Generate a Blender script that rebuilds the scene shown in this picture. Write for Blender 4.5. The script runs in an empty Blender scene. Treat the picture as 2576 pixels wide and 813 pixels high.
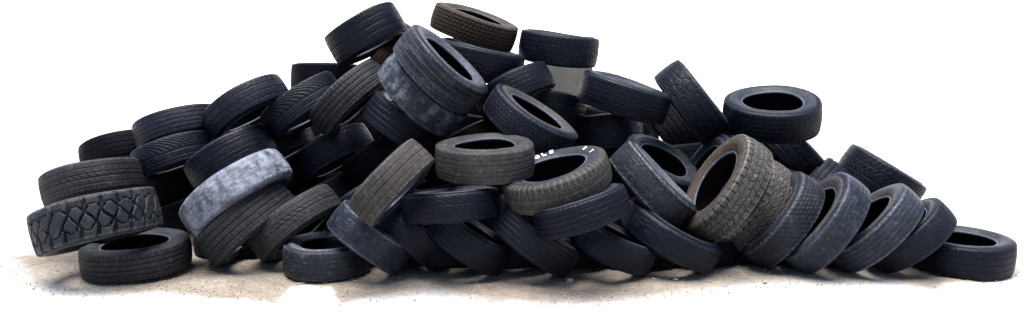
import bpy, math, random
import numpy as np

random.seed(7)
SC = bpy.context.scene
COL = SC.collection
PI = math.pi

# ------------------------------------------------------------------ camera
CAM_H, PITCH, FOC, CX, CY = 1.62, math.radians(8.5), 2185.0, 1287.0, 406.5
cd = bpy.data.cameras.new('camera')
cam = bpy.data.objects.new('camera', cd)
COL.objects.link(cam)
cam.location = (0, 0, CAM_H)
cam.rotation_euler = (PI / 2 - PITCH, 0, 0)
cd.sensor_width = 36.0
cd.lens = 36.0 * FOC / 2574.0
cd.clip_start, cd.clip_end = 0.05, 3000
SC.camera = cam

# ------------------------------------------------------------------ light
SUN_EL, SUN_ROT = math.radians(82), math.radians(200)
w = bpy.data.worlds.new('World')
SC.world = w
w.use_nodes = True
wn = w.node_tree
bg = wn.nodes['Background']
sky = wn.nodes.new('ShaderNodeTexSky')
sky.sky_type = 'NISHITA'
sky.sun_disc = False
sky.sun_elevation = SUN_EL
sky.sun_rotation = SUN_ROT
sky.air_density = 1.0
sky.dust_density = 2.0
wn.links.new(sky.outputs[0], bg.inputs[0])
bg.inputs[1].default_value = 0.06
sd = bpy.data.lights.new('sun', 'SUN')
sd.energy = 3.0
sd.angle = math.radians(45)
sd.color = (1.0, 0.975, 0.94)
sun = bpy.data.objects.new('sun', sd)
COL.objects.link(sun)
sun.location = (0, 0, 8)
# the light comes from the front and above: from direction (sin, cos) of SUN_ROT
from mathutils import Vector, Matrix
sdir = Vector((math.sin(SUN_ROT) * math.cos(SUN_EL), math.cos(SUN_ROT) * math.cos(SUN_EL), math.sin(SUN_EL)))
sun.rotation_euler = sdir.to_track_quat('Z', 'Y').to_euler()
SC.view_settings.view_transform = 'Standard'
SC.view_settings.look = 'None'
SC.view_settings.exposure = 2.0
SC.view_settings.gamma = 1.0
SC.view_settings.use_curve_mapping = False
SC.cycles.max_bounces = 6

# ------------------------------------------------------------------ helpers
def mesh_obj(name, V, F, mat, parent=None, attr=None, smooth=True):
    me = bpy.data.meshes.new(name)
    V = np.asarray(V, dtype=np.float32)
    F = np.asarray(F, dtype=np.int32)
    nf, k = F.shape
    me.vertices.add(len(V)); me.vertices.foreach_set('co', V.ravel())
    me.loops.add(nf * k); me.loops.foreach_set('vertex_index', F.ravel())
    me.polygons.add(nf); me.polygons.foreach_set('loop_start', np.arange(nf, dtype=np.int32) * k)
    me.polygons.foreach_set('use_smooth', np.full(nf, smooth))
    me.update(calc_edges=True)
    me.validate()
    if attr is not None:
        for an, av in attr.items():
            a = me.attributes.new(an, 'FLOAT', 'POINT')
            a.data.foreach_set('value', np.asarray(av, dtype=np.float32).ravel())
    me.materials.append(mat)
    o = bpy.data.objects.new(name, me)
    COL.objects.link(o)
    if parent is not None:
        o.parent = parent
    return o

def tag(o, label, cat, group=None, kind=None):
    if label: o['label'] = label
    if cat: o['category'] = cat
    if group: o['group'] = group
    if kind: o['kind'] = kind
    return o

def sstep(a, b, x):
    t = np.clip((x - a) / (b - a), 0, 1)
    return t * t * (3 - 2 * t)

def hash01(i, j, s):
    h = np.sin(i * 127.1 + j * 311.7 + s * 74.7) * 43758.5453
    return h - np.floor(h)

def vnoise(x, y, s, px=None):
    """smooth value noise in the plane, periodic in x with period px"""
    xi, yi = np.floor(x), np.floor(y)
    fx, fy = x - xi, y - yi
    fx = fx * fx * (3 - 2 * fx); fy = fy * fy * (3 - 2 * fy)
    def g(a, b):
        if px: a = np.mod(a, px)
        return hash01(a, b, s)
    return ((g(xi, yi) * (1 - fx) + g(xi + 1, yi) * fx) * (1 - fy)
            + (g(xi, yi + 1) * (1 - fx) + g(xi + 1, yi + 1) * fx) * fy)

# ------------------------------------------------------------------ materials
def new_mat(name):
    m = bpy.data.materials.new(name)
    m.use_nodes = True
    nt = m.node_tree
    return m, nt, nt.nodes['Principled BSDF']

def ramp(nt, src, p0, p1, c0=(0, 0, 0, 1), c1=(1, 1, 1, 1)):
    r = nt.nodes.new('ShaderNodeValToRGB')
    r.color_ramp.elements[0].position = p0; r.color_ramp.elements[0].color = c0
    r.color_ramp.elements[1].position = p1; r.color_ramp.elements[1].color = c1
    nt.links.new(src, r.inputs[0])
    return r.outputs[0]

def mix(nt, fac, a, b):
    n = nt.nodes.new('ShaderNodeMix'); n.data_type = 'RGBA'
    for s, v in ((n.inputs[0], fac), (n.inputs[6], a), (n.inputs[7], b)):
        if isinstance(v, (int, float)): s.default_value = v
        elif isinstance(v, tuple): s.default_value = (v[0], v[1], v[2], 1)
        else: nt.links.new(v, s)
    return n.outputs[2]

def mul(nt, a, b):
    n = nt.nodes.new('ShaderNodeMath'); n.operation = 'MULTIPLY'
    for s, v in ((n.inputs[0], a), (n.inputs[1], b)):
        if isinstance(v, (int, float)): s.default_value = v
        else: nt.links.new(v, s)
    return n.outputs[0]

def noise(nt, vec, scale, detail=6, rough=.6):
    n = nt.nodes.new('ShaderNodeTexNoise')
    n.inputs['Scale'].default_value = scale
    n.inputs['Detail'].default_value = detail
    n.inputs['Roughness'].default_value = rough
    nt.links.new(vec, n.inputs['Vector'])
    return n.outputs['Fac']

_mats = {}
def rubber(name, base, dust, dust_amt, groove, groove_amt, rough=.55, patch=None):
    """worn rubber: base colour, dusty clouds, grooves set darker, pale dirt in some, pale chalky patches"""
    if name in _mats: return _mats[name]
    m, nt, b = new_mat(name)
    tc = nt.nodes.new('ShaderNodeTexCoord')
    oi = nt.nodes.new('ShaderNodeObjectInfo')
    ad = nt.nodes.new('ShaderNodeVectorMath'); ad.operation = 'MULTIPLY_ADD'
    cmb = nt.nodes.new('ShaderNodeCombineXYZ')
    for k in range(3): nt.links.new(oi.outputs['Random'], cmb.inputs[k])
    nt.links.new(cmb.outputs[0], ad.inputs[0]); ad.inputs[1].default_value = (37, 53, 71)
    nt.links.new(tc.outputs['Object'], ad.inputs[2])
    vec = ad.outputs[0]
    cloud = noise(nt, vec, 5.5, 7, .62)
    fine = noise(nt, vec, 55, 5, .7)
    f1 = ramp(nt, cloud, .30, .78)
    f2 = ramp(nt, fine, .35, .75)
    dm = mul(nt, mul(nt, f1, dust_amt), f2)
    col = mix(nt, dm, base, dust)
    # scuffs: thin bright marks stretched round the tyre
    sc_ = noise(nt, vec, 23, 3, .5)
    f3 = mul(nt, ramp(nt, sc_, .58, .80), dust_amt * .45)
    col = mix(nt, f3, col, tuple(min(1, c * 1.5) for c in dust))
    if patch:
        pc, lo, hi = patch
        pn = noise(nt, vec, 11, 8, .68)
        col = mix(nt, ramp(nt, pn, lo, hi), col, pc)
    at = nt.nodes.new('ShaderNodeAttribute'); at.attribute_name = 'groove'
    col = mix(nt, mul(nt, at.outputs['Fac'], groove_amt), col, groove)
    ed = nt.nodes.new('ShaderNodeAttribute'); ed.attribute_name = 'scuff_highlight'
    col = mix(nt, mul(nt, ed.outputs['Fac'], f2), col, tuple(min(1, c * 1.9 + .05) for c in dust))  # shoulder wear, brightened so the colour also carries edge highlights
    nt.links.new(col, b.inputs['Base Color'])
    rr = nt.nodes.new('ShaderNodeMapRange')
    rr.inputs['To Min'].default_value = rough - .14; rr.inputs['To Max'].default_value = rough + .18
    nt.links.new(f1, rr.inputs['Value'])
    nt.links.new(rr.outputs[0], b.inputs['Roughness'])
    b.inputs['Specular IOR Level'].default_value = .05 if 'black' in name else .12
    bp = nt.nodes.new('ShaderNodeBump'); bp.inputs['Strength'].default_value = .8
    bp.inputs['Distance'].default_value = .004
    nt.links.new(fine, bp.inputs['Height'])
    nt.links.new(bp.outputs[0], b.inputs['Normal'])
    _mats[name] = m
    return m

BLK = (.0018, .0023, .0052)
TONES = {
 # name: base, dust, dust amount, groove colour, groove amount, roughness, patch
 'navy':  (BLK, (.0085, .0115, .0245), .7, (.0015, .0015, .002), .8, .44, None),
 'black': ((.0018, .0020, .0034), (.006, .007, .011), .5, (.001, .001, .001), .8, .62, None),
 'mudlug': ((.0085, .0095, .0125), (.050, .052, .058), .9, (.0015, .0015, .002), .95, .50, None),
 'sand':  ((.030, .028, .0265), (.135, .124, .115), .95, (.006, .0055, .005), .85, .62, None),
 'slate': ((.0036, .0044, .0085), (.020, .0245, .040), .85, (.002, .002, .003), .8, .50, None),
 'grey':  ((.0110, .0112, .0132), (.050, .0505, .0550), .95, (.003, .003, .003), .8, .60, None),
 'ash': ((.020, .0185, .0185), (.086, .079, .077), .95, (.005, .0045, .0045), .8, .60, None),
 'taupe': ((.022, .019, .018), (.100, .088, .080), .95, (.005, .004, .004), .75, .64, None),
 'brown': ((.016, .011, .0085), (.060, .039, .027), .95, (.004, .003, .002), .8, .72, None),
 'pale':  ((.040, .044, .058), (.10, .108, .135), .95, (.015, .015, .018), .7, .48, ((.205, .218, .272), .40, .66)),
 'palemix': ((.014, .016, .022), (.055, .060, .078), .9, (.07, .074, .085), .6, .48, ((.165, .176, .215), .50, .80)),
 'mottled': ((.007, .008, .011), (.050, .056, .070), .8, (.003, .003, .004), .8, .44, ((.09, .10, .12), .62, .80)),
 'lined': ((.017, .016, .0145), (.068, .0635, .0625), .85, (.115, .103, .090), .65, .56, None),
 'palelined': ((.005, .0058, .009), (.034, .038, .050), .8, (.12, .125, .145), .6, .42, None),
 'bluegrey': ((.008, .0095, .0145), (.058, .066, .088), .95, (.003, .003, .005), .7, .42, None),
}
def tone(n): 
    t = TONES[n]
    return rubber('rubber_' + n, *t)
SIDE = {
 'navy': ((.007, .008, .012), (.032, .035, .045), .8, (.01, .01, .01), .5, .42, None),
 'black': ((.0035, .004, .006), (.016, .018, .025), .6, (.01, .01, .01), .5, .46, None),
 'slate': ((.014, .0155, .020), (.062, .067, .079), .9, (.01, .01, .01), .5, .44, None),
 'grey': ((.026, .026, .027), (.095, .091, .086), .9, (.01, .01, .01), .5, .54, None),
 'brown': ((.028, .022, .018), (.100, .077, .060), .95, (.01, .01, .01), .5, .64, None),
 'pale': ((.036, .039, .047), (.17, .178, .205), .95, (.01, .01, .01), .5, .48, None),
}
def side_tone(n):
    return rubber('sidewall_' + n, *SIDE[n])
LINER = rubber('liner_black', (.003, .003, .004), (.007, .007, .009), .4, (.01, .01, .01), 0, .7)
BEAD = rubber('bead_highlight_rubber', (.040, .047, .064), (.16, .18, .225), .8, (.01, .01, .01), 0, .34)  # pale blue base puts the highlights of the bead rims into colour
m, nt, b = new_mat('white_letter_paint')
tc = nt.nodes.new('ShaderNodeTexCoord')
nf = noise(nt, tc.outputs['Object'], 60, 4, .6)
nt.links.new(mix(nt, ramp(nt, nf, .4, .7), (.80, .80, .80), (.62, .62, .60)), b.inputs['Base Color'])
b.inputs['Roughness'].default_value = .5
WHITE = m

# ------------------------------------------------------------------ tread patterns
def gr(v, c, w_, soft=.35):
    """a groove of half width w_ centred on c"""
    d = np.abs(v - c)
    w_ = w_ * .72
    return 1 - sstep(w_ * (1 - soft), w_ * (1 + soft), d)
def fr(x): return x - np.floor(x)
def slot(u, n, w_, ph=0.0):
    d = np.abs(fr(u * n + ph) - .5)
    return 1 - sstep(w_ * .5, w_ * 1.1, d)
def tri(x): return np.abs(fr(x) - .5) * 4 - 1
def voro(u, v, nu, nv, jit, s, w_):
    X = u * nu; Y = (v + 1) * .5 * nv
    xi, yi = np.floor(X), np.floor(Y)
    d1 = np.full(X.shape, 9.0); d2 = np.full(X.shape, 9.0)
    for a in (-1, 0, 1):
        for b_ in (-1, 0, 1):
            cx_, cy_ = xi + a, yi + b_
            hx = hash01(np.mod(cx_, nu), cy_, s); hy = hash01(np.mod(cx_, nu), cy_, s + 9.3)
            off = np.mod(cy_, 2) * .5
            px = cx_ + .5 + (hx - .5) * jit + off - .25; py = cy_ + .5 + (hy - .5) * jit
            d = np.sqrt((X - px) ** 2 + ((Y - py) * 1.0) ** 2)
            d2 = np.where(d < d1, d1, np.minimum(d2, d)); d1 = np.minimum(d1, d)
    return 1 - sstep(w_ * .5, w_, d2 - d1)

def pattern(kind, u, v, s):
    a = np.abs(v)
    z = np.zeros_like(u)
    M_ = np.maximum
    edge = sstep(.62, .80, a)
    if kind == 'rib4':
        g = M_(M_(gr(v, -.55, .035), gr(v, -.18, .035)), M_(gr(v, .18, .035), gr(v, .55, .035)))
        g = M_(g, .55 * slot(u + .002 * v * 5, 64, .10) * ((a < .5) & (a > .2)))
        return M_(g, .7 * slot(u, 60, .14) * (a > .66))
    if kind == 'rib3':
        g = M_(M_(gr(v, -.42, .03), gr(v, 0, .03)), gr(v, .42, .03))
        return M_(g, .8 * slot(u, 72, .16) * (a > .70))
    if kind == 'rib5':
        g = z
        for c in (-.66, -.33, 0, .33, .66): g = M_(g, gr(v, c, .028))
        return M_(g, .5 * slot(u, 84, .16) * (a > .74))
    if kind == 'thinrib':
        g = z
        for c in (-.5, -.2, .2, .5): g = M_(g, .8 * gr(v, c, .02))
        return M_(g, .3 * slot(u, 60, .1) * (a > .75))
    if kind == 'ribdiag':
        g = M_(M_(gr(v, -.6, .035), gr(v, -.1, .035)), gr(v, .42, .035))
        g = M_(g, .8 * slot(u + v * .035, 44, .09) * ((v > -.6) & (v < -.1)))
        g = M_(g, .7 * slot(u - v * .03, 44, .09) * (v > .42))
        return M_(g, .8 * slot(u, 56, .12) * (v < -.66))
    if kind == 'chain':
        g = M_(M_(gr(v, -.52, .025), gr(v, -.14, .04)), M_(gr(v, .16, .04), gr(v, .52, .025)))
        g = M_(g, slot(u + v * .05, 46, .12) * (a < .16))
        g = M_(g, .6 * slot(u - a * .045, 46, .08) * ((a > .2) & (a < .52)))
        return M_(g, .7 * slot(u, 58, .14) * (a > .68))
    if kind == 'vcurve':
        g = M_(M_(gr(v, .5, .03), gr(v, .08, .04)), gr(v, .72, .02))
        g = M_(g, .6 * slot(u, 70, .12) * (v > .72))
        c = np.clip(-v, 0, 1)
        g = M_(g, slot(u + .10 * c ** 1.6, 44, .16) * (v < .02) * (v > -.92))
        return g
    if kind == 'vee':
        g = M_(gr(v, -.34, .03), gr(v, .34, .03))
        g = M_(g, slot(u - .06 * a, 46, .11) * (a < .34))
        g = M_(g, .8 * slot(u - .03 * a, 46, .09) * (a > .40))
        return g
    if kind == 'curved':
        g = M_(gr(v, -.2, .035), gr(v, .25, .035))
        return M_(g, .9 * slot(u + .09 * np.abs(v - .05) ** 1.3, 40, .12) * (a > .22))
    if kind == 'wave':
        wv = .04 * np.sin(u * 40 * 2 * PI)
        g = z
        for c in (-.6, -.3, 0, .3, .6): g = M_(g, gr(v + wv, c, .035))
        g = M_(g, .8 * slot(u + .012 * np.sin(v * 9), 46, .09) * (a < .9))
        return M_(g, .5 * slot(u, 50, .1) * (a > .66))
    if kind == 'crackle':
        g = z
        for c in (-.55, -.2, .2, .55): g = M_(g, .6 * gr(v, c, .022))
        vo = voro(u, v, 90, 14, .8, s, .16) * sstep(.40, .62, vnoise(u * 22, v * 4 + 7, s + 1, 22))
        return M_(g, .8 * vo * (a < .9))
    if kind == 'turtle':
        return voro(u, v, 26, 5, .55, s, .075)
    if kind == 'atblock':
        zz = .045 * tri(u * 40)
        g = M_(M_(gr(v + zz, -.55, .035), gr(v - zz, -.18, .035)), M_(gr(v + zz, .18, .035), gr(v - zz, .55, .035)))
        g = M_(g, slot(u + .02 * v, 40, .085) * (a < .18))
        g = M_(g, slot(u - .03 * v, 40, .085, .3) * ((a > .18) & (a < .55)))
        return M_(g, slot(u, 40, .16, .1) * (a > .55))
    if kind == 'zigzag':
        zz = .10 * tri(u * 30)
        g = z
        for c, sg in ((-.55, 1), (-.2, -1), (.2, 1), (.55, -1)): g = M_(g, gr(v + sg * zz, c, .04))
        g = M_(g, .9 * slot(u + .06 * v, 30, .07) * (a < .55))
        return M_(g, slot(u, 40, .18) * (a > .68))
    if kind == 'brick':
        g = z
        for c in (-.72, -.43, -.14, .14, .43, .72): g = M_(g, gr(v, c, .04))
        row = np.floor((v + .72 + .29) / .29)
        g = M_(g, slot(u + .5 * np.mod(row, 2) / 60, 60, .13))
        return g
    if kind == 'fineblock':
        g = z
        for c in (-.6, -.36, -.12, .12, .36, .6): g = M_(g, .8 * gr(v + .03 * tri(u * 60), c, .03))
        return M_(g, .8 * slot(u + .03 * v, 60, .13))
    if kind == 'diamond':
        g = M_(M_(gr(v, -.62, .03), gr(v, 0, .03)), gr(v, .5, .03))
        n = 34
        g = M_(g, .5 * (1 - sstep(.015, .07, np.abs(fr(u * n + v * .8) - .5))) * (v < .5) * (v > -.62))
        g = M_(g, .5 * (1 - sstep(.015, .07, np.abs(fr(u * n - v * .8) - .5))) * (v < .5) * (v > -.62))
        return M_(g, .8 * slot(u, 52, .13) * ((v > .58) | (v < -.7)))
    if kind == 'mud':
        n = 24
        wob = .07 * np.sin(v * 6 + 1) + .05 * (vnoise(u * n * 2, v * 3 + 9, s, n * 2) - .5)
        top = 1 - sstep(.02 + .10 * a, .05 + .14 * a, np.abs(fr(u * n + wob + .5) - .5))
        bot = 1 - sstep(.02 + .10 * a, .05 + .14 * a, np.abs(fr(u * n + wob) - .5))
        g = M_(top * (v > .22), bot * (v < -.22))
        wd = .30 * (vnoise(u * n * 1.5, v * 1.5 + 4, s + 5, int(n * 1.5)) - .5)
        d1 = (1 - sstep(.04, .09, np.abs(fr(u * n + wd + v * 1.0 + .25) - .5))) * (vnoise(u * n, v * .5 + 2, s + 7, n) > .35)
        d2 = 1 - sstep(.04, .09, np.abs(fr(u * n + wd - v * 1.0 + .75) - .5))
        g = M_(g, M_(d1, d2) * (a < .5))
        g = M_(g, .6 * gr(v, .55, .03) * slot(u, n, .26, .0))
        return M_(g, .6 * gr(v, -.55, .03) * slot(u, n, .26, .5))
    if kind == 'worn':
        g = .5 * M_(gr(v, -.25, .02), gr(v, .3, .02)) * sstep(.35, .6, vnoise(u * 14, v * 2, s, 14))
        return M_(g, .5 * slot(u, 60, .12) * (a > .8) * sstep(.4, .6, vnoise(u * 9, v, s + 2, 9)))
    if kind == 'shoulderblock':
        g = M_(.5 * gr(v, -.2, .03), .5 * gr(v, .25, .03))
        g = M_(g, .9 * voro(u, v, 40, 6, .5, s, .16) * (a > .45))
        return g
    return z

GDEP = {'mud': .060, 'atblock': .011, 'zigzag': .011, 'brick': .016, 'rib4': .018, 'vcurve': .016,
        'worn': .006, 'crackle': .006, 'wave': .007, 'turtle': .011, 'thinrib': .012}

def polar(rows, nu, prof_r, prof_y, u, ov=None):
    """vertices of a surface of revolution about Z: rows along the profile, nu round"""
    th = u * 2 * PI
    X = prof_r * np.cos(th); Y = prof_r * np.sin(th); Z = prof_y
    V = np.stack([X, Y, Z], -1).reshape(-1, 3)
    i = np.arange(rows - 1)[:, None]; j = np.arange(nu)[None, :]
    a = i * nu + j; b_ = i * nu + (j + 1) % nu
    F = np.stack([a, b_, b_ + nu, a + nu], -1).reshape(-1, 4)
    return V, F

def smooth_profile(pts, n):
    """resample a Catmull-Rom curve through pts"""
    P = np.array(pts, float)
    Q = np.vstack([2 * P[0] - P[1], P, 2 * P[-1] - P[-2]])
    out = []
    segs = len(P) - 1
    for t in np.linspace(0, segs, n):
        k = min(int(t), segs - 1); f = t - k
        p0, p1, p2, p3 = Q[k], Q[k + 1], Q[k + 2], Q[k + 3]
        out.append(.5 * ((2 * p1) + (-p0 + p2) * f + (2 * p0 - 5 * p1 + 4 * p2 - p3) * f * f + (-p0 + 3 * p1 - 3 * p2 + p3) * f ** 3))
    return np.array(out)

def build_tyre(pid, pos, ax, R, W, style, tn, sn, ri=.60, seed=0, edge=0.0, nu=320):
    rnd = random.Random(seed * 13 + 5)
    if pid > 100: nu = 160
    if style in ('mud', 'atblock', 'zigzag', 'diamond', 'turtle', 'crackle'): nu = 480
    root = bpy.data.objects.new('tyre', None)
    COL.objects.link(root)
    root.empty_display_size = .1
    z = Vector(ax).normalized()
    q = z.to_track_quat('Z', 'Y')
    M = q.to_matrix().to_4x4() @ Matrix.Rotation(rnd.uniform(0, 2 * PI), 4, 'Z')
    root.matrix_world = Matrix.Translation(Vector(pos)) @ M
    hw = W / 2
    # ---- wobble: used carcasses are never perfectly round
    u1 = np.arange(nu) / nu
    th1 = u1 * 2 * PI
    ph = [rnd.uniform(0, 6.28) for _ in range(6)]
    wr = 1 + .006 * np.sin(2 * th1 + ph[0]) + .003 * np.sin(3 * th1 + ph[1]) + .0015 * np.sin(7 * th1 + ph[2])
    wy = .012 * R * np.sin(2 * th1 + ph[3]) + .006 * R * np.sin(3 * th1 + ph[4])
    # ---- tread with both shoulders
    sh = .085 if style in ('mud', 'turtle', 'atblock', 'zigzag', 'brick') else (.15 if style in ('worn',) else .12)
    nv = 56
    vv = np.linspace(-1, 1, nv)
    wt = 1 - sh * R / hw * .55          # flat half width as a share of hw
    tcr = np.clip(np.abs(vv) / .86, 0, 1)
    flat = np.abs(vv) <= .86
    yy = np.where(flat, vv / .86 * wt * hw, 0)
    rr = np.where(flat, R * (1 - .022 * tcr ** 2.2), 0)
    aa = np.clip((np.abs(vv) - .86) / .14, 0, 1) * PI / 2
    s_y = np.sign(vv)
    rr = np.where(flat, rr, R * (1 - .022) - sh * R * .95 * (1 - np.cos(aa)))
    yy = np.where(flat, yy, s_y * (wt * hw + (hw * .95 - wt * hw) * np.sin(aa)))
    U, Vg = np.meshgrid(u1, vv)
    flip = rnd.choice([-1, 1])
    g = pattern(style, U, Vg * flip if style in ('vcurve', 'ribdiag') else Vg, seed * 1.7)
    wearn = vnoise(U * 18, Vg * 3 + 5, seed + .5, 18)
    g = g * (0.75 + .25 * sstep(.25, .6, wearn))
    depth = GDEP.get(style, .013) * R
    nz = (vnoise(U * 60, Vg * 8, seed + 3.1, 60) - .5) * .0035 * R + (vnoise(U * 150, Vg * 20, seed + 8.1, 150) - .5) * .002 * R
    if style in ('worn',): nz = nz * 2.2
    fade = 1 - .85 * sstep(.93, 1.0, np.abs(Vg))
    rad = (rr[:, None] - depth * g * fade + nz * fade) * wr[None, :]
    Z = yy[:, None] + wy[None, :] * 1.0
    V, F = polar(nv, nu, rad, Z, U)
    scuff_highlight = edge * gr(np.abs(Vg), .86, .06, .6)
    mesh_obj('tread', V, F, tone(tn), root, {'groove': g, 'scuff_highlight': scuff_highlight})
    # ---- sidewalls and beads
    nsu = 160
    su = np.arange(nsu) / nsu; sth = su * 2 * PI
    swr = 1 + .006 * np.sin(2 * sth + ph[0]) + .003 * np.sin(3 * sth + ph[1]) + .0015 * np.sin(7 * sth + ph[2])
    swy = .012 * R * np.sin(2 * sth + ph[3]) + .006 * R * np.sin(3 * sth + ph[4])
    r_out = R * (1 - .022) - sh * R * .95
    for sgn in (1, -1):
        pts = [(r_out, hw * .95), (r_out - .015 * R, hw * .965), ((r_out / R * .5 + .40) * R, hw * .995), (.79 * R, hw * 1.0), (.735 * R, hw * .965),
               (.69 * R, hw * .90), (.665 * R, hw * .85), (ri * R + .035 * R, hw * .80)]
        P = smooth_profile(pts, 30)
        pr = P[:, 0][:, None] * np.ones(nsu); py = P[:, 1][:, None] * np.ones(nsu)
        rel = np.zeros_like(pr)
        rel += .006 * R * gr(pr / R, .895, .006, .8) + .005 * R * gr(pr / R, .845, .005, .8) - .005 * R * gr(pr / R, .72, .008, .8)
        SU = np.ones(30)[:, None] * su[None, :]
        # moulded lettering worn down to bumps in two arcs
        band = ((pr / R > .76) & (pr / R < .825))
        arc = (fr(SU * 2 + .1 * seed) < .34)
        rel += .0045 * R * band * arc * (vnoise(SU * 150, pr / R * 60, seed + 4, 150) > .5)
        rel += .002 * R * (vnoise(SU * 40, pr / R * 30, seed + 6, 40) - .5)
        # moulded text mould marks fade towards the edges so that seams stay closed
        ed_ = np.minimum(np.arange(30), 29 - np.arange(30))[:, None]
        rel *= np.clip(ed_ / 3.0, 0, 1)
        Vs, Fs = polar(30, nsu, pr * swr, sgn * (py + rel) + swy, SU)
        if sgn < 0: Fs = Fs[:, ::-1]
        sw = mesh_obj('sidewall', Vs, Fs, side_tone(sn), root, {'scuff_highlight': edge * .6 * (pr / R > .88)})
        pts = [(ri * R + .035 * R, hw * .80), (ri * R + .025 * R, hw * .815), (ri * R + .010 * R, hw * .80), (ri * R, hw * .76),
               (ri * R + .004 * R, hw * .70), (ri * R + .03 * R, hw * .66)]
        P = smooth_profile(pts, 14)
        pr = P[:, 0][:, None] * np.ones(nsu); py = P[:, 1][:, None] * np.ones(nsu)
        Vb, Fb = polar(14, nsu, pr * swr, sgn * py + swy, np.ones(14)[:, None] * su[None, :])
        if sgn < 0: Fb = Fb[:, ::-1]
        mesh_obj('bead', Vb, Fb, BEAD, sw)
    pts = [(ri * R + .03 * R, hw * .66), (.70 * R, hw * .80), (.80 * R, hw * .90), (.88 * R, hw * .86), (.915 * R, hw * .6), (.925 * R, 0),
           (.915 * R, -hw * .6), (.88 * R, -hw * .86), (.80 * R, -hw * .90), (.70 * R, -hw * .80), (ri * R + .03 * R, -hw * .66)]
    P = smooth_profile(pts, 28)
    pr = P[:, 0][:, None] * np.ones(nsu); py = P[:, 1][:, None] * np.ones(nsu)
    Vl, Fl = polar(28, nsu, pr * swr, py + swy, np.ones(28)[:, None] * su[None, :])
    mesh_obj('inner_liner', Vl, Fl[:, ::-1], LINER, root)
    return root

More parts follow.
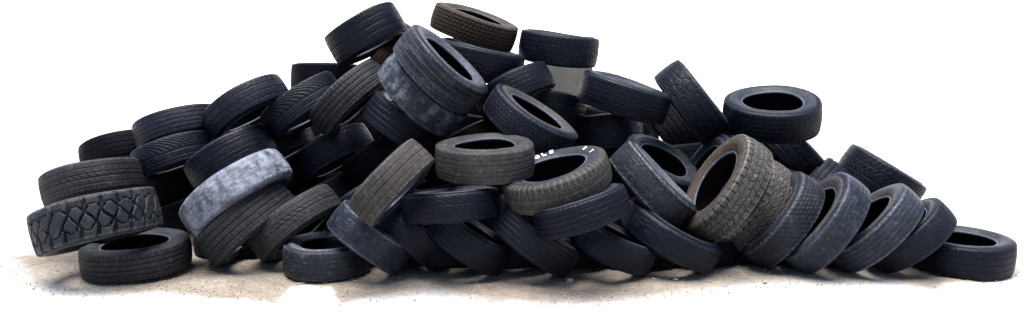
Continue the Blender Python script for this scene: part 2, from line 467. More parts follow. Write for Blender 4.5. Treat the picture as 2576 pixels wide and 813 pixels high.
# id, position, axle direction, radius, width, tread pattern, rubber tone, sidewall tone, edge wear and painted highlight, label
TYRES = [
    (1, -2.7153, 5.5679, 0.3964, -0.2704, 0.1672, 0.9481, 0.3934, 0.2824, 'mud', 'mudlug', 'slate', 0.5, 'chunky off-road tyre with deep angular lugs, tilted at the left end of the heap'),
    (2, -3.0275, 6.1933, 0.5342, -0.2637, 0.2270, 0.9375, 0.3458, 0.2356, 'chain', 'grey', 'grey', 0.2, 'grey tyre with a chain of small centre blocks, on top of the chunky off-road tyre'),
    (3, -2.5585, 5.7633, 0.1188, -0.0381, -0.0380, 0.9985, 0.3546, 0.2139, 'rib4', 'grey', 'slate', 0.1, 'muddy ribbed tyre lying flat on the dirt under the chunky off-road tyre'),
    (4, -3.1719, 7.0483, 0.6407, -0.2668, 0.2842, 0.9209, 0.3379, 0.2140, 'rib3', 'black', 'navy', 0.1, 'dark three-groove tyre peeping out at the far left behind the tyre with centre blocks'),
    (5, -2.6149, 6.8263, 0.8578, -0.2949, 0.2485, 0.9227, 0.3493, 0.2192, 'rib5', 'slate', 'slate', 0.1, 'dark five-groove tyre arched on the left slope, second from the left along the skyline'),
    (6, -2.0462, 6.6896, 1.0438, -0.5308, 0.1301, 0.8374, 0.3414, 0.2209, 'ribdiag', 'slate', 'slate', 0.1, 'dark tyre with slanted shoulder cuts, third from the left along the skyline'),
    (7, -2.5788, 6.5822, 0.6868, -0.3274, 0.1449, 0.9337, 0.3076, 0.2264, 'vcurve', 'slate', 'navy', 0.1, 'tyre with swept curved cuts wedged right above the chunky off-road tyre on the left slope'),
    (8, -2.1396, 6.5523, 0.6665, -0.5053, 0.1498, 0.8498, 0.3449, 0.2420, 'thinrib', 'navy', 'navy', 0.6, 'dark worn tyre with chalky left edge, just above the pale grey bald tyre'),
    (9, -1.6339, 6.7987, 1.0425, -0.5716, 0.1072, 0.8135, 0.3325, 0.2373, 'vcurve', 'slate', 'navy', 0.1, 'tyre with feather-like cuts leaning up the left slope below the square black end'),
    (10, -1.2496, 6.7267, 1.1106, -0.6997, 0.0869, 0.7091, 0.3468, 0.2388, 'rib4', 'grey', 'slate', 0.3, 'brownish ribbed tyre leaning steeply, its top end left of the scuffed bald tyre'),
    (11, -1.1544, 6.9643, 1.5949, -0.4805, 0.0756, 0.8737, 0.3130, 0.2717, 'rib3', 'navy', 'navy', 0.1, 'black ribbed tyre at the summit, tilted on the left of the two topmost tyres'),
    (12, -0.5027, 6.1654, 1.3560, 0.6733, -0.1248, 0.7287, 0.3564, 0.2471, 'crackle', 'palelined', 'pale', 0.7, 'big open tyre with crackled pale lines, high in the middle of the heap'),
    (13, -0.6413, 6.2894, 1.1769, 0.6722, -0.1321, 0.7285, 0.3567, 0.2296, 'worn', 'palemix', 'slate', 0.4, 'pale scuffed bald tyre sandwiched under the big open tyre with crackled pale lines'),
    (14, -1.0584, 7.4831, 1.3842, -0.8071, -0.0958, 0.5825, 0.3403, 0.2510, 'worn', 'brown', 'brown', 0, 'dull brown bald tyre mostly hidden behind the big open tyre near the summit'),
    (15, -1.5608, 7.5153, 1.1957, 0.0183, 0.0601, 0.9980, 0.3359, 0.3007, 'turtle', 'black', 'black', 0, 'flat black tyre behind the upper left slope, showing only a square dark end'),
    (16, -0.3081, 7.1721, 1.6615, 0.3039, -0.1225, 0.9448, 0.3571, 0.2121, 'brick', 'brown', 'brown', 0.3, 'rusty brown tyre with brick-like blocks lying at the very top of the heap'),
    (17, -0.2722, 6.8774, 1.3847, 0.2154, -0.0282, 0.9761, 0.3669, 0.2552, 'wave', 'navy', 'slate', 0.1, 'dark tyre with wavy blocks lying directly beneath the rusty brown tyre'),
    (18, 0.3810, 7.1739, 1.4813, 0.1310, -0.0279, 0.9910, 0.3255, 0.2517, 'vee', 'navy', 'navy', 0.2, 'navy black tyre with arrow cuts balanced over the gap that shows the concrete wall'),
    (19, 0.0198, 6.7342, 1.1609, -0.4658, 0.2005, 0.8619, 0.3138, 0.2330, 'wave', 'navy', 'slate', 0.1, 'dark tyre leaning up to the right against the left side of the concrete wall gap'),
    (20, 0.1308, 6.1844, 0.9817, 0.5291, -0.1257, 0.8392, 0.3496, 0.2214, 'fineblock', 'slate', 'grey', 0.5, 'open tyre with rows of small blocks tilted down to the right above the white-lettered tyre'),
    (21, -0.1791, 5.6960, 0.7887, -0.0186, -0.0775, 0.9968, 0.3318, 0.2318, 'thinrib', 'ash', 'grey', 0.2, 'dusty grey tyre lying level in the centre foreground with its open ring facing up'),
    (22, 0.2918, 5.5637, 0.6749, -0.2920, -0.1492, 0.9447, 0.3586, 0.2065, 'diamond', 'lined', 'slate', 0.2, 'large tyre with raised white letters and dirt-lined criss-cross tread'),
    (23, 0.4344, 5.3804, 0.5023, -0.2957, 0.0681, 0.9528, 0.3133, 0.1953, 'rib4', 'navy', 'slate', 0.1, 'smooth-shouldered dark tyre directly under the white-lettered tyre'),
    (24, -0.7483, 5.3632, 0.6826, -0.7308, 0.1279, 0.6705, 0.2946, 0.2172, 'rib3', 'taupe', 'slate', 0.3, 'dusty brown-grey tyre leaning steeply left of the level grey centre tyre'),
    (25, -0.9480, 5.7008, 0.2516, 0.6131, 0.1526, 0.7751, 0.2986, 0.2204, 'thinrib', 'bluegrey', 'slate', 0.6, 'rounded dark tyre with a pale shoulder line, leaning over the small flat chalky tyre'),
    (26, -1.2602, 5.7616, 0.1109, 0.0186, -0.0194, 0.9996, 0.2942, 0.2157, 'thinrib', 'mottled', 'pale', 0.3, 'small tyre lying flat on the dirt with chalky smears and a dark open ring'),
    (27, -1.4413, 6.9625, 0.6411, -0.4937, 0.1923, 0.8481, 0.3360, 0.2482, 'shoulderblock', 'navy', 'navy', 0.6, 'very dark tyre with pebble-like shoulder blocks in the shadowed left middle of the heap'),
    (28, -1.0317, 6.9028, 0.6207, -0.5358, 0.1922, 0.8222, 0.3358, 0.2300, 'rib4', 'black', 'navy', 0.1, 'black tyre in shade between the pebble-block tyre and the leaning brown-grey tyre'),
    (29, -1.9807, 7.1670, 0.6583, -0.4575, 0.1481, 0.8768, 0.3463, 0.2500, 'rib3', 'navy', 'navy', 0.3, 'dark tyre partly hidden behind the top end of the pale grey bald tyre'),
    (30, -0.7852, 6.4847, 0.9247, 0.5383, 0.0137, 0.8427, 0.3344, 0.2279, 'rib4', 'navy', 'navy', 0.3, 'dark ribbed tyre sloping down to the right under the scuffed bald tyre'),
    (31, -0.4287, 6.7752, 0.7008, -0.4673, 0.0898, 0.8795, 0.3360, 0.2376, 'rib3', 'black', 'navy', 0, 'black tyre in deep shade just behind the left edge of the level grey centre tyre'),
    (32, -0.1871, 7.1282, 0.7887, 0.1744, 0.1186, 0.9775, 0.3609, 0.2494, 'fineblock', 'black', 'navy', 0, 'black tyre glimpsed below the big open tyre, left of the open small-block tyre'),
    (33, 0.2758, 7.2496, 1.0152, 0.1714, 0.0754, 0.9823, 0.3421, 0.2519, 'thinrib', 'navy', 'slate', 0.2, 'dark fine-grooved tyre lying at the foot of the concrete wall gap'),
    (34, 0.7680, 7.4777, 0.7410, -0.0842, 0.1746, 0.9810, 0.3682, 0.3030, 'turtle', 'navy', 'navy', 0.4, 'dark tyre with tortoiseshell blocks lying level behind the white-lettered tyre'),
    (35, 0.8789, 6.8366, 1.1117, 0.2858, -0.0465, 0.9572, 0.3674, 0.2548, 'wave', 'navy', 'slate', 0.4, 'long dark tyre with wavy blocks sloping down to the right from the concrete wall gap'),
    (36, 1.4673, 7.0218, 1.0375, 0.7840, -0.1132, 0.6104, 0.3788, 0.2647, 'turtle', 'navy', 'slate', 0.5, 'dark tyre with tortoiseshell blocks standing steeply against the white on the right'),
    (37, 2.0596, 6.8720, 0.9773, -0.0541, -0.2605, 0.9640, 0.3783, 0.2579, 'wave', 'navy', 'slate', 0.2, 'large open tyre lying face up alone on the right shoulder of the heap'),
    (38, 2.3428, 7.1630, 0.6315, 0.7125, -0.1381, 0.6879, 0.3346, 0.2568, 'ribdiag', 'navy', 'slate', 0.1, 'dark slanted tyre supporting the open face-up tyre on the right shoulder'),
    (39, 2.4685, 6.9973, 0.2993, -0.7032, 0.3634, 0.6111, 0.3202, 0.2443, 'rib4', 'slate', 'pale', 0.5, 'small grey tyre end peeping between the right row and the arrow-cut tyre'),
    (40, 3.0244, 7.0451, 0.4266, 0.5162, -0.0771, 0.8530, 0.3462, 0.2746, 'vee', 'navy', 'slate', 0.3, 'tyre with arrow cuts sloping down against the white at the far right skyline'),
    (41, 0.9811, 5.9732, 0.5648, 0.7061, -0.0634, 0.7052, 0.3440, 0.2221, 'shoulderblock', 'mottled', 'pale', 1.0, 'scuffed tyre with a bright pale shoulder leaning left against the brown-rimmed open tyre'),
    (42, 1.1423, 6.6992, 0.5607, 0.4296, -0.3305, 0.8404, 0.3302, 0.2289, 'rib3', 'slate', 'slate', 0.2, 'tyre with its open ring facing up, tucked behind the bright-shouldered scuffed tyre'),
    (43, 1.5612, 6.6683, 0.5375, -0.8299, -0.1554, 0.5358, 0.3011, 0.2183, 'thinrib', 'slate', 'slate', 0.2, 'small open tyre standing behind the top of the large brown-rimmed tyre'),
    (44, 1.4756, 5.9217, 0.5471, -0.8481, -0.0489, 0.5275, 0.3889, 0.2311, 'atblock', 'sand', 'brown', 0.5, 'large brown-rimmed open tyre with chunky dusty blocks, first of the row leaning on the right'),
    (45, 1.7225, 6.1642, 0.3571, -0.8400, -0.0246, 0.5421, 0.3834, 0.2228, 'zigzag', 'sand', 'grey', 0.3, 'dusty tyre with zigzag cuts, second of the leaning row on the right'),
    (46, 1.8648, 5.9108, 0.3302, -0.8206, 0.0616, 0.5682, 0.3567, 0.2176, 'fineblock', 'mottled', 'slate', 0.5, 'shiny dark tyre with small blocks, third of the leaning row on the right'),
    (47, 2.2605, 6.8407, 0.3935, 0.3183, 0.0644, 0.9458, 0.3033, 0.2218, 'worn', 'brown', 'brown', 0, 'dull brown tyre edge showing behind the third tyre of the leaning right row'),
    (48, 2.1158, 5.7932, 0.3365, -0.8218, 0.0454, 0.5679, 0.3649, 0.2161, 'thinrib', 'bluegrey', 'grey', 0.4, 'smooth blue-grey worn tyre, fourth of the leaning row on the right'),
    (49, 2.4495, 5.7761, 0.3016, -0.7035, 0.1251, 0.6996, 0.3534, 0.2152, 'rib5', 'bluegrey', 'grey', 0.6, 'grooved grey tyre with notched shoulder, fifth of the leaning row on the right'),
    (50, 2.7011, 5.7573, 0.2535, -0.6612, 0.1459, 0.7359, 0.2999, 0.1983, 'fineblock', 'slate', 'slate', 0.2, 'dark tyre with fine blocks, last of the leaning row beside the flat right-hand tyre'),
    (51, 3.1020, 5.8146, 0.1251, -0.0066, -0.0595, 0.9982, 0.3180, 0.2266, 'rib3', 'navy', 'slate', 0.2, 'black tyre lying flat on the ground at the far right end of the heap'),
    (52, -1.9156, 5.9637, 0.5012, -0.6131, 0.1718, 0.7711, 0.4018, 0.2437, 'worn', 'pale', 'slate', 0.3, 'pale grey bald tyre, the brightest on the left, leaning over two darker ones'),
    (53, -1.8527, 5.9390, 0.3071, -0.6714, 0.0609, 0.7386, 0.3595, 0.2474, 'rib4', 'grey', 'slate', 0.2, 'ribbed tyre with notched shoulders leaning directly beneath the pale grey bald tyre'),
    (54, -1.5187, 5.9843, 0.2813, -0.6255, 0.2099, 0.7514, 0.3430, 0.2119, 'chain', 'grey', 'slate', 0.2, 'tyre with a centre chain of blocks leaning left of the small flat chalky tyre'),
    (55, -0.6752, 5.8033, 0.2665, 0.7067, 0.1208, 0.6971, 0.3098, 0.1950, 'rib3', 'navy', 'navy', 0.3, 'dark ribbed tyre sloping to the ground right of the tyre with pale shoulder line'),
    (56, -0.4009, 5.5834, 0.5000, -0.0851, 0.1207, 0.9890, 0.3245, 0.1924, 'curved', 'navy', 'slate', 0.2, 'dark tyre with curved cuts lying level beneath the dusty grey centre tyre'),
    (57, -0.5494, 6.6730, 0.3858, -0.2384, -0.0443, 0.9701, 0.3247, 0.1986, 'thinrib', 'black', 'slate', 0.3, 'black tyre glimpsed between the leaning brown-grey tyre and the level centre tyre'),
    (58, -0.2908, 5.6959, 0.2376, 0.5437, 0.0761, 0.8358, 0.3099, 0.2125, 'rib5', 'navy', 'slate', 0.1, 'dark ribbed tyre in the bottom row below the curved-cut tyre'),
    (59, 0.1443, 5.6840, 0.2710, 0.6082, 0.0289, 0.7933, 0.3415, 0.2192, 'rib5', 'navy', 'slate', 0.2, 'dark many-grooved tyre sloping to the ground under the white-lettered tyre'),
    (60, 0.6783, 5.6976, 0.2043, 0.4505, 0.0126, 0.8927, 0.2937, 0.2035, 'worn', 'navy', 'slate', 0.1, 'smooth dark bottom-row tyre between the many-grooved tyre and the bald black tyre'),
    (61, 1.0890, 5.8180, 0.2390, 0.4702, -0.0354, 0.8819, 0.3543, 0.2120, 'worn', 'navy', 'slate', 0.3, 'bald black tyre sloping to the ground at the foot of the bright-shouldered tyre'),
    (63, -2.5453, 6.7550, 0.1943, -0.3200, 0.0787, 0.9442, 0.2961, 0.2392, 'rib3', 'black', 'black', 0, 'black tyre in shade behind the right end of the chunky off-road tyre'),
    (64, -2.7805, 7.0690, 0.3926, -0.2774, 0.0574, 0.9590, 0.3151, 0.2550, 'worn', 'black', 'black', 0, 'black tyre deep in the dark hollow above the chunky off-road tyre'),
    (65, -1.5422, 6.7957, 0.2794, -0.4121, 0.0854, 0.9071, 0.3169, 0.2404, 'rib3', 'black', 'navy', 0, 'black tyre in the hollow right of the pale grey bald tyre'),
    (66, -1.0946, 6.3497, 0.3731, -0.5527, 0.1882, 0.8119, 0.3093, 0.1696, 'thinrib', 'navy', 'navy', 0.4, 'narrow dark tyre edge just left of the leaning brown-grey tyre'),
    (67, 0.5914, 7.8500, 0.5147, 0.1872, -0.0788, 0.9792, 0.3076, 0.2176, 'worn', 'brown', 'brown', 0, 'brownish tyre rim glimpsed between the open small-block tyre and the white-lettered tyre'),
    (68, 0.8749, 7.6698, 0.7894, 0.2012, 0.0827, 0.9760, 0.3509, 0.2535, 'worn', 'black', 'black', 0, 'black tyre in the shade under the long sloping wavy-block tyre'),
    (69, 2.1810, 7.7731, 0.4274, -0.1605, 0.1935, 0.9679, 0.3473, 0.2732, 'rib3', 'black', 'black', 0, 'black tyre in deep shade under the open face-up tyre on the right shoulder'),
    (101, -2.8920, 7.1525, 0.1683, -0.1972, 0.1178, 0.9733, 0.2866, 0.2334, 'rib4', 'black', 'black', 0, 'black filler tyre added to block light inside the heap, glimpsed only through gaps'),  # fillers from here: added behind gaps to block backdrop light and keep them dark
    (102, -2.6843, 7.5145, 0.1661, -0.3011, 0.0229, 0.9533, 0.3062, 0.2443, 'worn', 'black', 'black', 0, 'black filler tyre added to block light inside the heap, glimpsed only through gaps'),
    (103, -2.8548, 8.2622, 0.4103, -0.3074, 0.0330, 0.9510, 0.3278, 0.2658, 'thinrib', 'black', 'black', 0, 'black filler tyre added to block light inside the heap, glimpsed only through gaps'),
    (104, -1.9697, 6.7591, 0.4081, -0.4717, 0.0206, 0.8815, 0.2811, 0.2185, 'rib3', 'black', 'black', 0, 'black filler tyre added to block light inside the heap, glimpsed only through gaps'),
    (105, -1.8048, 7.0350, 0.3587, 0.3170, 0.2456, 0.9161, 0.2950, 0.2275, 'rib4', 'black', 'black', 0, 'black filler tyre added to block light inside the heap, glimpsed only through gaps'),
    (106, -1.8967, 7.7811, 0.4808, -0.4008, 0.0363, 0.9154, 0.3166, 0.2506, 'worn', 'black', 'black', 0, 'black filler tyre added to block light inside the heap, glimpsed only through gaps'),
    (107, -1.4871, 7.3221, 0.3072, -0.3344, 0.1001, 0.9371, 0.3088, 0.2380, 'thinrib', 'black', 'black', 0, 'black filler tyre added to block light inside the heap, glimpsed only through gaps'),
    (108, -1.5185, 8.0994, 0.6604, -0.4818, 0.0135, 0.8762, 0.3323, 0.2594, 'rib3', 'black', 'black', 0, 'black filler tyre added to block light inside the heap, glimpsed only through gaps'),
    (109, -1.1629, 7.6462, 0.2130, 0.4107, 0.2250, 0.8836, 0.3266, 0.2479, 'rib4', 'black', 'black', 0, 'black filler tyre added to block light inside the heap, glimpsed only through gaps'),
    (110, -0.9930, 7.7341, 0.3790, -0.3381, 0.1066, 0.9351, 0.3291, 0.2508, 'worn', 'black', 'black', 0, 'black filler tyre added to block light inside the heap, glimpsed only through gaps'),
    (111, -0.7380, 8.0875, 0.3602, 0.3390, 0.1749, 0.9244, 0.3453, 0.2620, 'thinrib', 'black', 'black', 0, 'black filler tyre added to block light inside the heap, glimpsed only through gaps'),
    (112, -0.5828, 6.3262, 0.2154, -0.1787, 0.1976, 0.9639, 0.2796, 0.2068, 'rib3', 'black', 'black', 0, 'black filler tyre added to block light inside the heap, glimpsed only through gaps'),
    (113, -0.2811, 6.9463, 0.3418, -0.2598, 0.1646, 0.9515, 0.2985, 0.2261, 'rib4', 'black', 'black', 0, 'black filler tyre added to block light inside the heap, glimpsed only through gaps'),
    (114, -0.2164, 6.4215, 0.1481, -0.3447, 0.1987, 0.9175, 0.2851, 0.2100, 'worn', 'black', 'black', 0, 'black filler tyre added to block light inside the heap, glimpsed only through gaps'),
    (115, 0.1423, 7.0955, 0.1798, 0.2600, 0.1871, 0.9473, 0.3059, 0.2314, 'thinrib', 'black', 'black', 0, 'black filler tyre added to block light inside the heap, glimpsed only through gaps'),
    (116, 0.0858, 8.0608, 0.4021, -0.2588, 0.1470, 0.9547, 0.3358, 0.2612, 'rib3', 'black', 'black', 0, 'black filler tyre added to block light inside the heap, glimpsed only through gaps'),
    (117, 0.4371, 8.3848, 0.5487, 0.1722, 0.1160, 0.9782, 0.3477, 0.2706, 'rib4', 'black', 'black', 0, 'black filler tyre added to block light inside the heap, glimpsed only through gaps'),
    (118, -0.4073, 8.3080, 0.9422, 0.5019, 0.0947, 0.8597, 0.3321, 0.2663, 'worn', 'black', 'black', 0, 'black filler tyre added to block light inside the heap, glimpsed only through gaps'),
    (119, 0.4979, 6.5183, 0.0791, -0.1674, 0.2389, 0.9565, 0.2897, 0.2129, 'thinrib', 'black', 'black', 0, 'black filler tyre added to block light inside the heap, glimpsed only through gaps'),
    (120, 0.8573, 7.5853, 0.2242, -0.3352, 0.2070, 0.9191, 0.3249, 0.2464, 'rib3', 'black', 'black', 0, 'black filler tyre added to block light inside the heap, glimpsed only through gaps'),
    (121, 1.1493, 7.9274, 0.3851, 0.1710, 0.1274, 0.9770, 0.3363, 0.2570, 'rib4', 'black', 'black', 0, 'black filler tyre added to block light inside the heap, glimpsed only through gaps'),
    (122, 1.0172, 6.5319, 0.1697, -0.2443, 0.2463, 0.9379, 0.2878, 0.2126, 'worn', 'black', 'black', 0, 'black filler tyre added to block light inside the heap, glimpsed only through gaps'),
    (123, 1.5478, 7.3363, 0.2006, 0.3361, 0.1101, 0.9354, 0.3093, 0.2391, 'thinrib', 'black', 'black', 0, 'black filler tyre added to block light inside the heap, glimpsed only through gaps'),
    (124, 1.5533, 8.1311, 0.4295, -0.0847, 0.1602, 0.9834, 0.3234, 0.2632, 'rib3', 'black', 'black', 0, 'black filler tyre added to block light inside the heap, glimpsed only through gaps'),
    (125, 2.0922, 8.0231, 0.3702, -0.6100, 0.2748, 0.7432, 0.3285, 0.2566, 'rib4', 'black', 'black', 0, 'black filler tyre added to block light inside the heap, glimpsed only through gaps'),
    (126, 2.3933, 7.6515, 0.2482, -0.4564, 0.2934, 0.8400, 0.3106, 0.2453, 'worn', 'black', 'black', 0, 'black filler tyre added to block light inside the heap, glimpsed only through gaps'),
    (127, 2.8200, 7.6462, 0.2130, -0.2953, 0.2772, 0.9143, 0.3043, 0.2463, 'thinrib', 'black', 'black', 0, 'black filler tyre added to block light inside the heap, glimpsed only through gaps'),
    (128, 2.8392, 6.8078, 0.1734, 0.3839, 0.0359, 0.9227, 0.2663, 0.2212, 'rib3', 'black', 'black', 0, 'black filler tyre added to block light inside the heap, glimpsed only through gaps'),
    (129, -1.4200, 8.7170, 1.1477, -0.4804, -0.0308, 0.8765, 0.3366, 0.2748, 'rib4', 'black', 'black', 0, 'black filler tyre added to block light inside the heap, glimpsed only through gaps'),
    (130, 0.7895, 8.9041, 0.7298, -0.0043, 0.0999, 0.9950, 0.3362, 0.2860, 'worn', 'black', 'black', 0, 'black filler tyre added to block light inside the heap, glimpsed only through gaps'),
    (131, 1.9068, 8.3391, 0.2427, 0.0033, 0.1622, 0.9867, 0.3396, 0.2707, 'thinrib', 'black', 'black', 0, 'black filler tyre added to block light inside the heap, glimpsed only through gaps'),
    (132, -1.3468, 6.7443, 0.1225, -0.0132, 0.2142, 0.9767, 0.2941, 0.2203, 'rib3', 'black', 'black', 0, 'black filler tyre added to block light inside the heap, glimpsed only through gaps'),
    (133, 1.5847, 8.3339, 0.6635, 0.7890, -0.0801, 0.6092, 0.3442, 0.3025, 'rib4', 'black', 'black', 0, 'black filler tyre added to block light inside the heap, glimpsed only through gaps'),
    (134, -1.4446, 8.4529, 0.7749, -0.5560, -0.0119, 0.8311, 0.3474, 0.2847, 'worn', 'black', 'black', 0, 'black filler tyre added to block light inside the heap, glimpsed only through gaps'),
    (135, -1.9294, 8.5985, 0.5893, -0.3998, 0.0201, 0.9164, 0.3504, 0.2911, 'thinrib', 'black', 'black', 0, 'black filler tyre added to block light inside the heap, glimpsed only through gaps'),
    (136, -1.6118, 8.0497, 0.3283, 0.1653, 0.1884, 0.9681, 0.3389, 0.2758, 'rib3', 'black', 'black', 0, 'black filler tyre added to block light inside the heap, glimpsed only through gaps'),
    (137, -3.3898, 8.2283, 0.1835, -0.1576, 0.1064, 0.9817, 0.3278, 0.2825, 'rib4', 'black', 'black', 0, 'black filler tyre added to block light inside the heap, glimpsed only through gaps'),
    (138, -0.4597, 5.8602, 0.1360, 0.0031, 0.1072, 0.9942, 0.3088, 0.1918, 'worn', 'black', 'black', 0, 'black filler tyre added to block light inside the heap, glimpsed only through gaps'),
    (139, 0.0083, 5.9065, 0.1186, -0.0001, 0.1083, 0.9941, 0.3122, 0.1933, 'thinrib', 'black', 'black', 0, 'black filler tyre added to block light inside the heap, glimpsed only through gaps'),
    (140, 0.4314, 6.0018, 0.0944, -0.0028, 0.1081, 0.9941, 0.3165, 0.1964, 'rib3', 'black', 'black', 0, 'black filler tyre added to block light inside the heap, glimpsed only through gaps'),
    (141, 0.8861, 6.0258, 0.0882, -0.0058, 0.1077, 0.9942, 0.3153, 0.1972, 'rib4', 'black', 'black', 0, 'black filler tyre added to block light inside the heap, glimpsed only through gaps'),
    (142, 1.3266, 6.0994, 0.0754, -0.0089, 0.1061, 0.9943, 0.3154, 0.1996, 'worn', 'black', 'black', 0, 'black filler tyre added to block light inside the heap, glimpsed only through gaps'),
    (143, 1.7776, 6.1765, 0.0797, -0.0130, 0.1020, 0.9947, 0.3142, 0.2021, 'thinrib', 'black', 'black', 0, 'black filler tyre added to block light inside the heap, glimpsed only through gaps'),
    (144, 2.2038, 6.1535, 0.0973, -0.0170, 0.0996, 0.9949, 0.3069, 0.2014, 'rib3', 'black', 'black', 0, 'black filler tyre added to block light inside the heap, glimpsed only through gaps'),
    (145, 2.6186, 6.1756, 0.0740, -0.0194, 0.1012, 0.9947, 0.3017, 0.2022, 'rib4', 'black', 'black', 0, 'black filler tyre added to block light inside the heap, glimpsed only through gaps'),
    (146, -2.0406, 6.3326, 0.0834, 0.0165, 0.0958, 0.9953, 0.3189, 0.2072, 'worn', 'black', 'black', 0, 'black filler tyre added to block light inside the heap, glimpsed only through gaps'),
    (147, -1.1178, 6.1510, 0.0801, 0.0078, 0.1039, 0.9946, 0.3200, 0.2013, 'thinrib', 'black', 'black', 0, 'black filler tyre added to block light inside the heap, glimpsed only through gaps'),
    (148, -1.2944, 8.4568, 0.5710, 0.1397, 0.1429, 0.9798, 0.3372, 0.2885, 'rib3', 'black', 'black', 0, 'black filler tyre added to block light inside the heap, glimpsed only through gaps'),
    (149, -2.6150, 8.7710, 0.5605, -0.3403, 0.0121, 0.9402, 0.3421, 0.2965, 'rib4', 'black', 'black', 0, 'black filler tyre added to block light inside the heap, glimpsed only through gaps'),
    (150, -0.4543, 8.4443, 0.7173, 0.4235, 0.1188, 0.8981, 0.3390, 0.2873, 'worn', 'black', 'black', 0, 'black filler tyre added to block light inside the heap, glimpsed only through gaps'),
    (151, 2.9437, 6.2506, 0.0582, -0.0220, 0.1002, 0.9947, 0.2669, 0.1871, 'thinrib', 'black', 'black', 0, 'black filler tyre added to block light inside the heap, glimpsed only through gaps'),
    (152, 2.0965, 6.3497, 0.0212, -0.0143, 0.1036, 0.9945, 0.2911, 0.1900, 'rib3', 'black', 'black', 0, 'black filler tyre added to block light inside the heap, glimpsed only through gaps'),
    (153, 2.5648, 6.4779, -0.0111, -0.0175, 0.1027, 0.9946, 0.2911, 0.1939, 'rib4', 'black', 'black', 0, 'black filler tyre added to block light inside the heap, glimpsed only through gaps'),
    (154, 1.9610, 8.3923, 0.5985, 0.7797, -0.1071, 0.6169, 0.3844, 0.3260, 'worn', 'black', 'black', 0, 'black filler tyre added to block light inside the heap, glimpsed only through gaps'),
]

for row in TYRES:
    pid, x, y, z, ax, ay, az, R, W, style, tn, sn, edge, label = row
    t = build_tyre(pid, (x, y, z), (ax, ay, az), R, W, style, tn, sn, seed=pid, edge=edge)
    tag(t, label, 'tyre', 'worn tyres heaped in one pile')
    if pid == 22: T22 = (t, R, W)

# ------------------------------------------------------------------ white raised letters on one sidewall
t, R, W = T22
bpy.context.view_layer.update()
want = Vector((0, 0, 0))
sw = [c for c in t.children if c.name.startswith('sidewall')][0]
Mi = t.matrix_world.inverted()
def ang_of(u, v):
    """angle round the tyre of the picture point (u, v) on the plane of its front face"""
    d = Vector(((u - CX) / FOC, 0, 0)) + Vector((0, math.cos(PITCH), -math.sin(PITCH))) + (CY - v) / FOC * Vector((0, math.sin(PITCH), math.cos(PITCH)))
    o = Mi @ cam.location; dd = (Mi.to_3x3() @ d)
    k = (W / 2 - o.z) / dd.z
    p = o + dd * k
    return math.atan2(p.y, p.x), math.hypot(p.x, p.y) / R
def letters(text, a0, step, r0, hgt):
    """each letter is bent round the sidewall: baseline at r0, tops outward"""
    for i, ch in enumerate(text):
        cu = bpy.data.curves.new('letter', 'FONT'); cu.body = ch; cu.size = hgt * 1.4; cu.align_x = 'CENTER'
        cu.extrude = .0015; cu.offset = .0018; cu.resolution_u = 4
        to = bpy.data.objects.new('tmp', cu); COL.objects.link(to)
        bpy.context.view_layer.update()
        me = bpy.data.meshes.new_from_object(to)
        bpy.data.objects.remove(to); bpy.data.curves.remove(cu)
        a = a0 + step * i
        for v in me.vertices:
            rad = r0 + v.co.y; an = a - v.co.x * 1.15 / (r0 + hgt / 2)
            zz = W / 2 * float(np.interp(rad / R, [.66, .69, .735, .79, .86], [.85, .90, .965, 1.0, .99])) + .004 + v.co.z
            v.co = (rad * math.cos(an), rad * math.sin(an), zz)
        me.materials.append(WHITE)
        o = bpy.data.objects.new('letter', me); COL.objects.link(o); o.parent = sw
A0, r0_ = ang_of(1353, 398); A1, r1 = ang_of(1386, 384)
letters('GLS', A0, (A1 - A0) / 2, .705 * R, .115 * R)
A2, r2 = ang_of(1474, 371); A3, r3 = ang_of(1478, 386)
letters('ST', A2 , (A3 - A2) * .8, .71 * R, .08 * R)

# ------------------------------------------------------------------ broken concrete wall behind the heap
def at(u, v, y):
    d = Vector(((u - CX) / FOC, 0, 0)) + Vector((0, math.cos(PITCH), -math.sin(PITCH))) + (CY - v) / FOC * Vector((0, math.sin(PITCH), math.cos(PITCH)))
    return cam.location + d * (y / d.y)
def prism_wall(name, uv, y, th, mat, parent=None):
    front = [at(u, v, y) for u, v in uv]
    front = [Vector((p.x, y, max(p.z, -.02))) for p in front]
    back = [p + Vector((0, th, 0)) for p in front]
    import bmesh
    bm = bmesh.new()
    a = [bm.verts.new(p) for p in front]; b_ = [bm.verts.new(p) for p in back]
    bm.faces.new(a); bm.faces.new(b_[::-1])
    n = len(a)
    for i in range(n): bm.faces.new((a[i], b_[i], b_[(i + 1) % n], a[(i + 1) % n]))
    bmesh.ops.recalc_face_normals(bm, faces=bm.faces)
    bmesh.ops.bevel(bm, geom=list(bm.edges), offset=.012, segments=2, affect='EDGES')
    me = bpy.data.meshes.new(name); bm.to_mesh(me); bm.free()
    me.materials.append(mat)
    o = bpy.data.objects.new(name, me); COL.objects.link(o)
    return o
m, nt, b = new_mat('weathered_concrete')
tc = nt.nodes.new('ShaderNodeTexCoord')
n1 = noise(nt, tc.outputs['Object'], 5, 8, .65); n2 = noise(nt, tc.outputs['Object'], 70, 5, .7)
c1 = mix(nt, ramp(nt, n1, .35, .7), (.115, .109, .094), (.175, .166, .145))
c1 = mix(nt, ramp(nt, n2, .62, .72), c1, (.05, .048, .04))
nt.links.new(c1, b.inputs['Base Color']); b.inputs['Roughness'].default_value = .9
bp = nt.nodes.new('ShaderNodeBump'); bp.inputs['Strength'].default_value = .6; bp.inputs['Distance'].default_value = .01
nt.links.new(n2, bp.inputs['Height']); nt.links.new(bp.outputs[0], b.inputs['Normal'])
CONC = m
wl = prism_wall('concrete_wall', [(1345, 150), (1392, 132), (1470, 146), (1489, 166), (1496, 220), (1560, 262), (1640, 292), (1656, 306), (1660, 560), (1345, 560)], 8.3, .18, CONC)
tag(wl, 'weathered grey concrete wall seen through the gap between tyres near the top', 'wall')

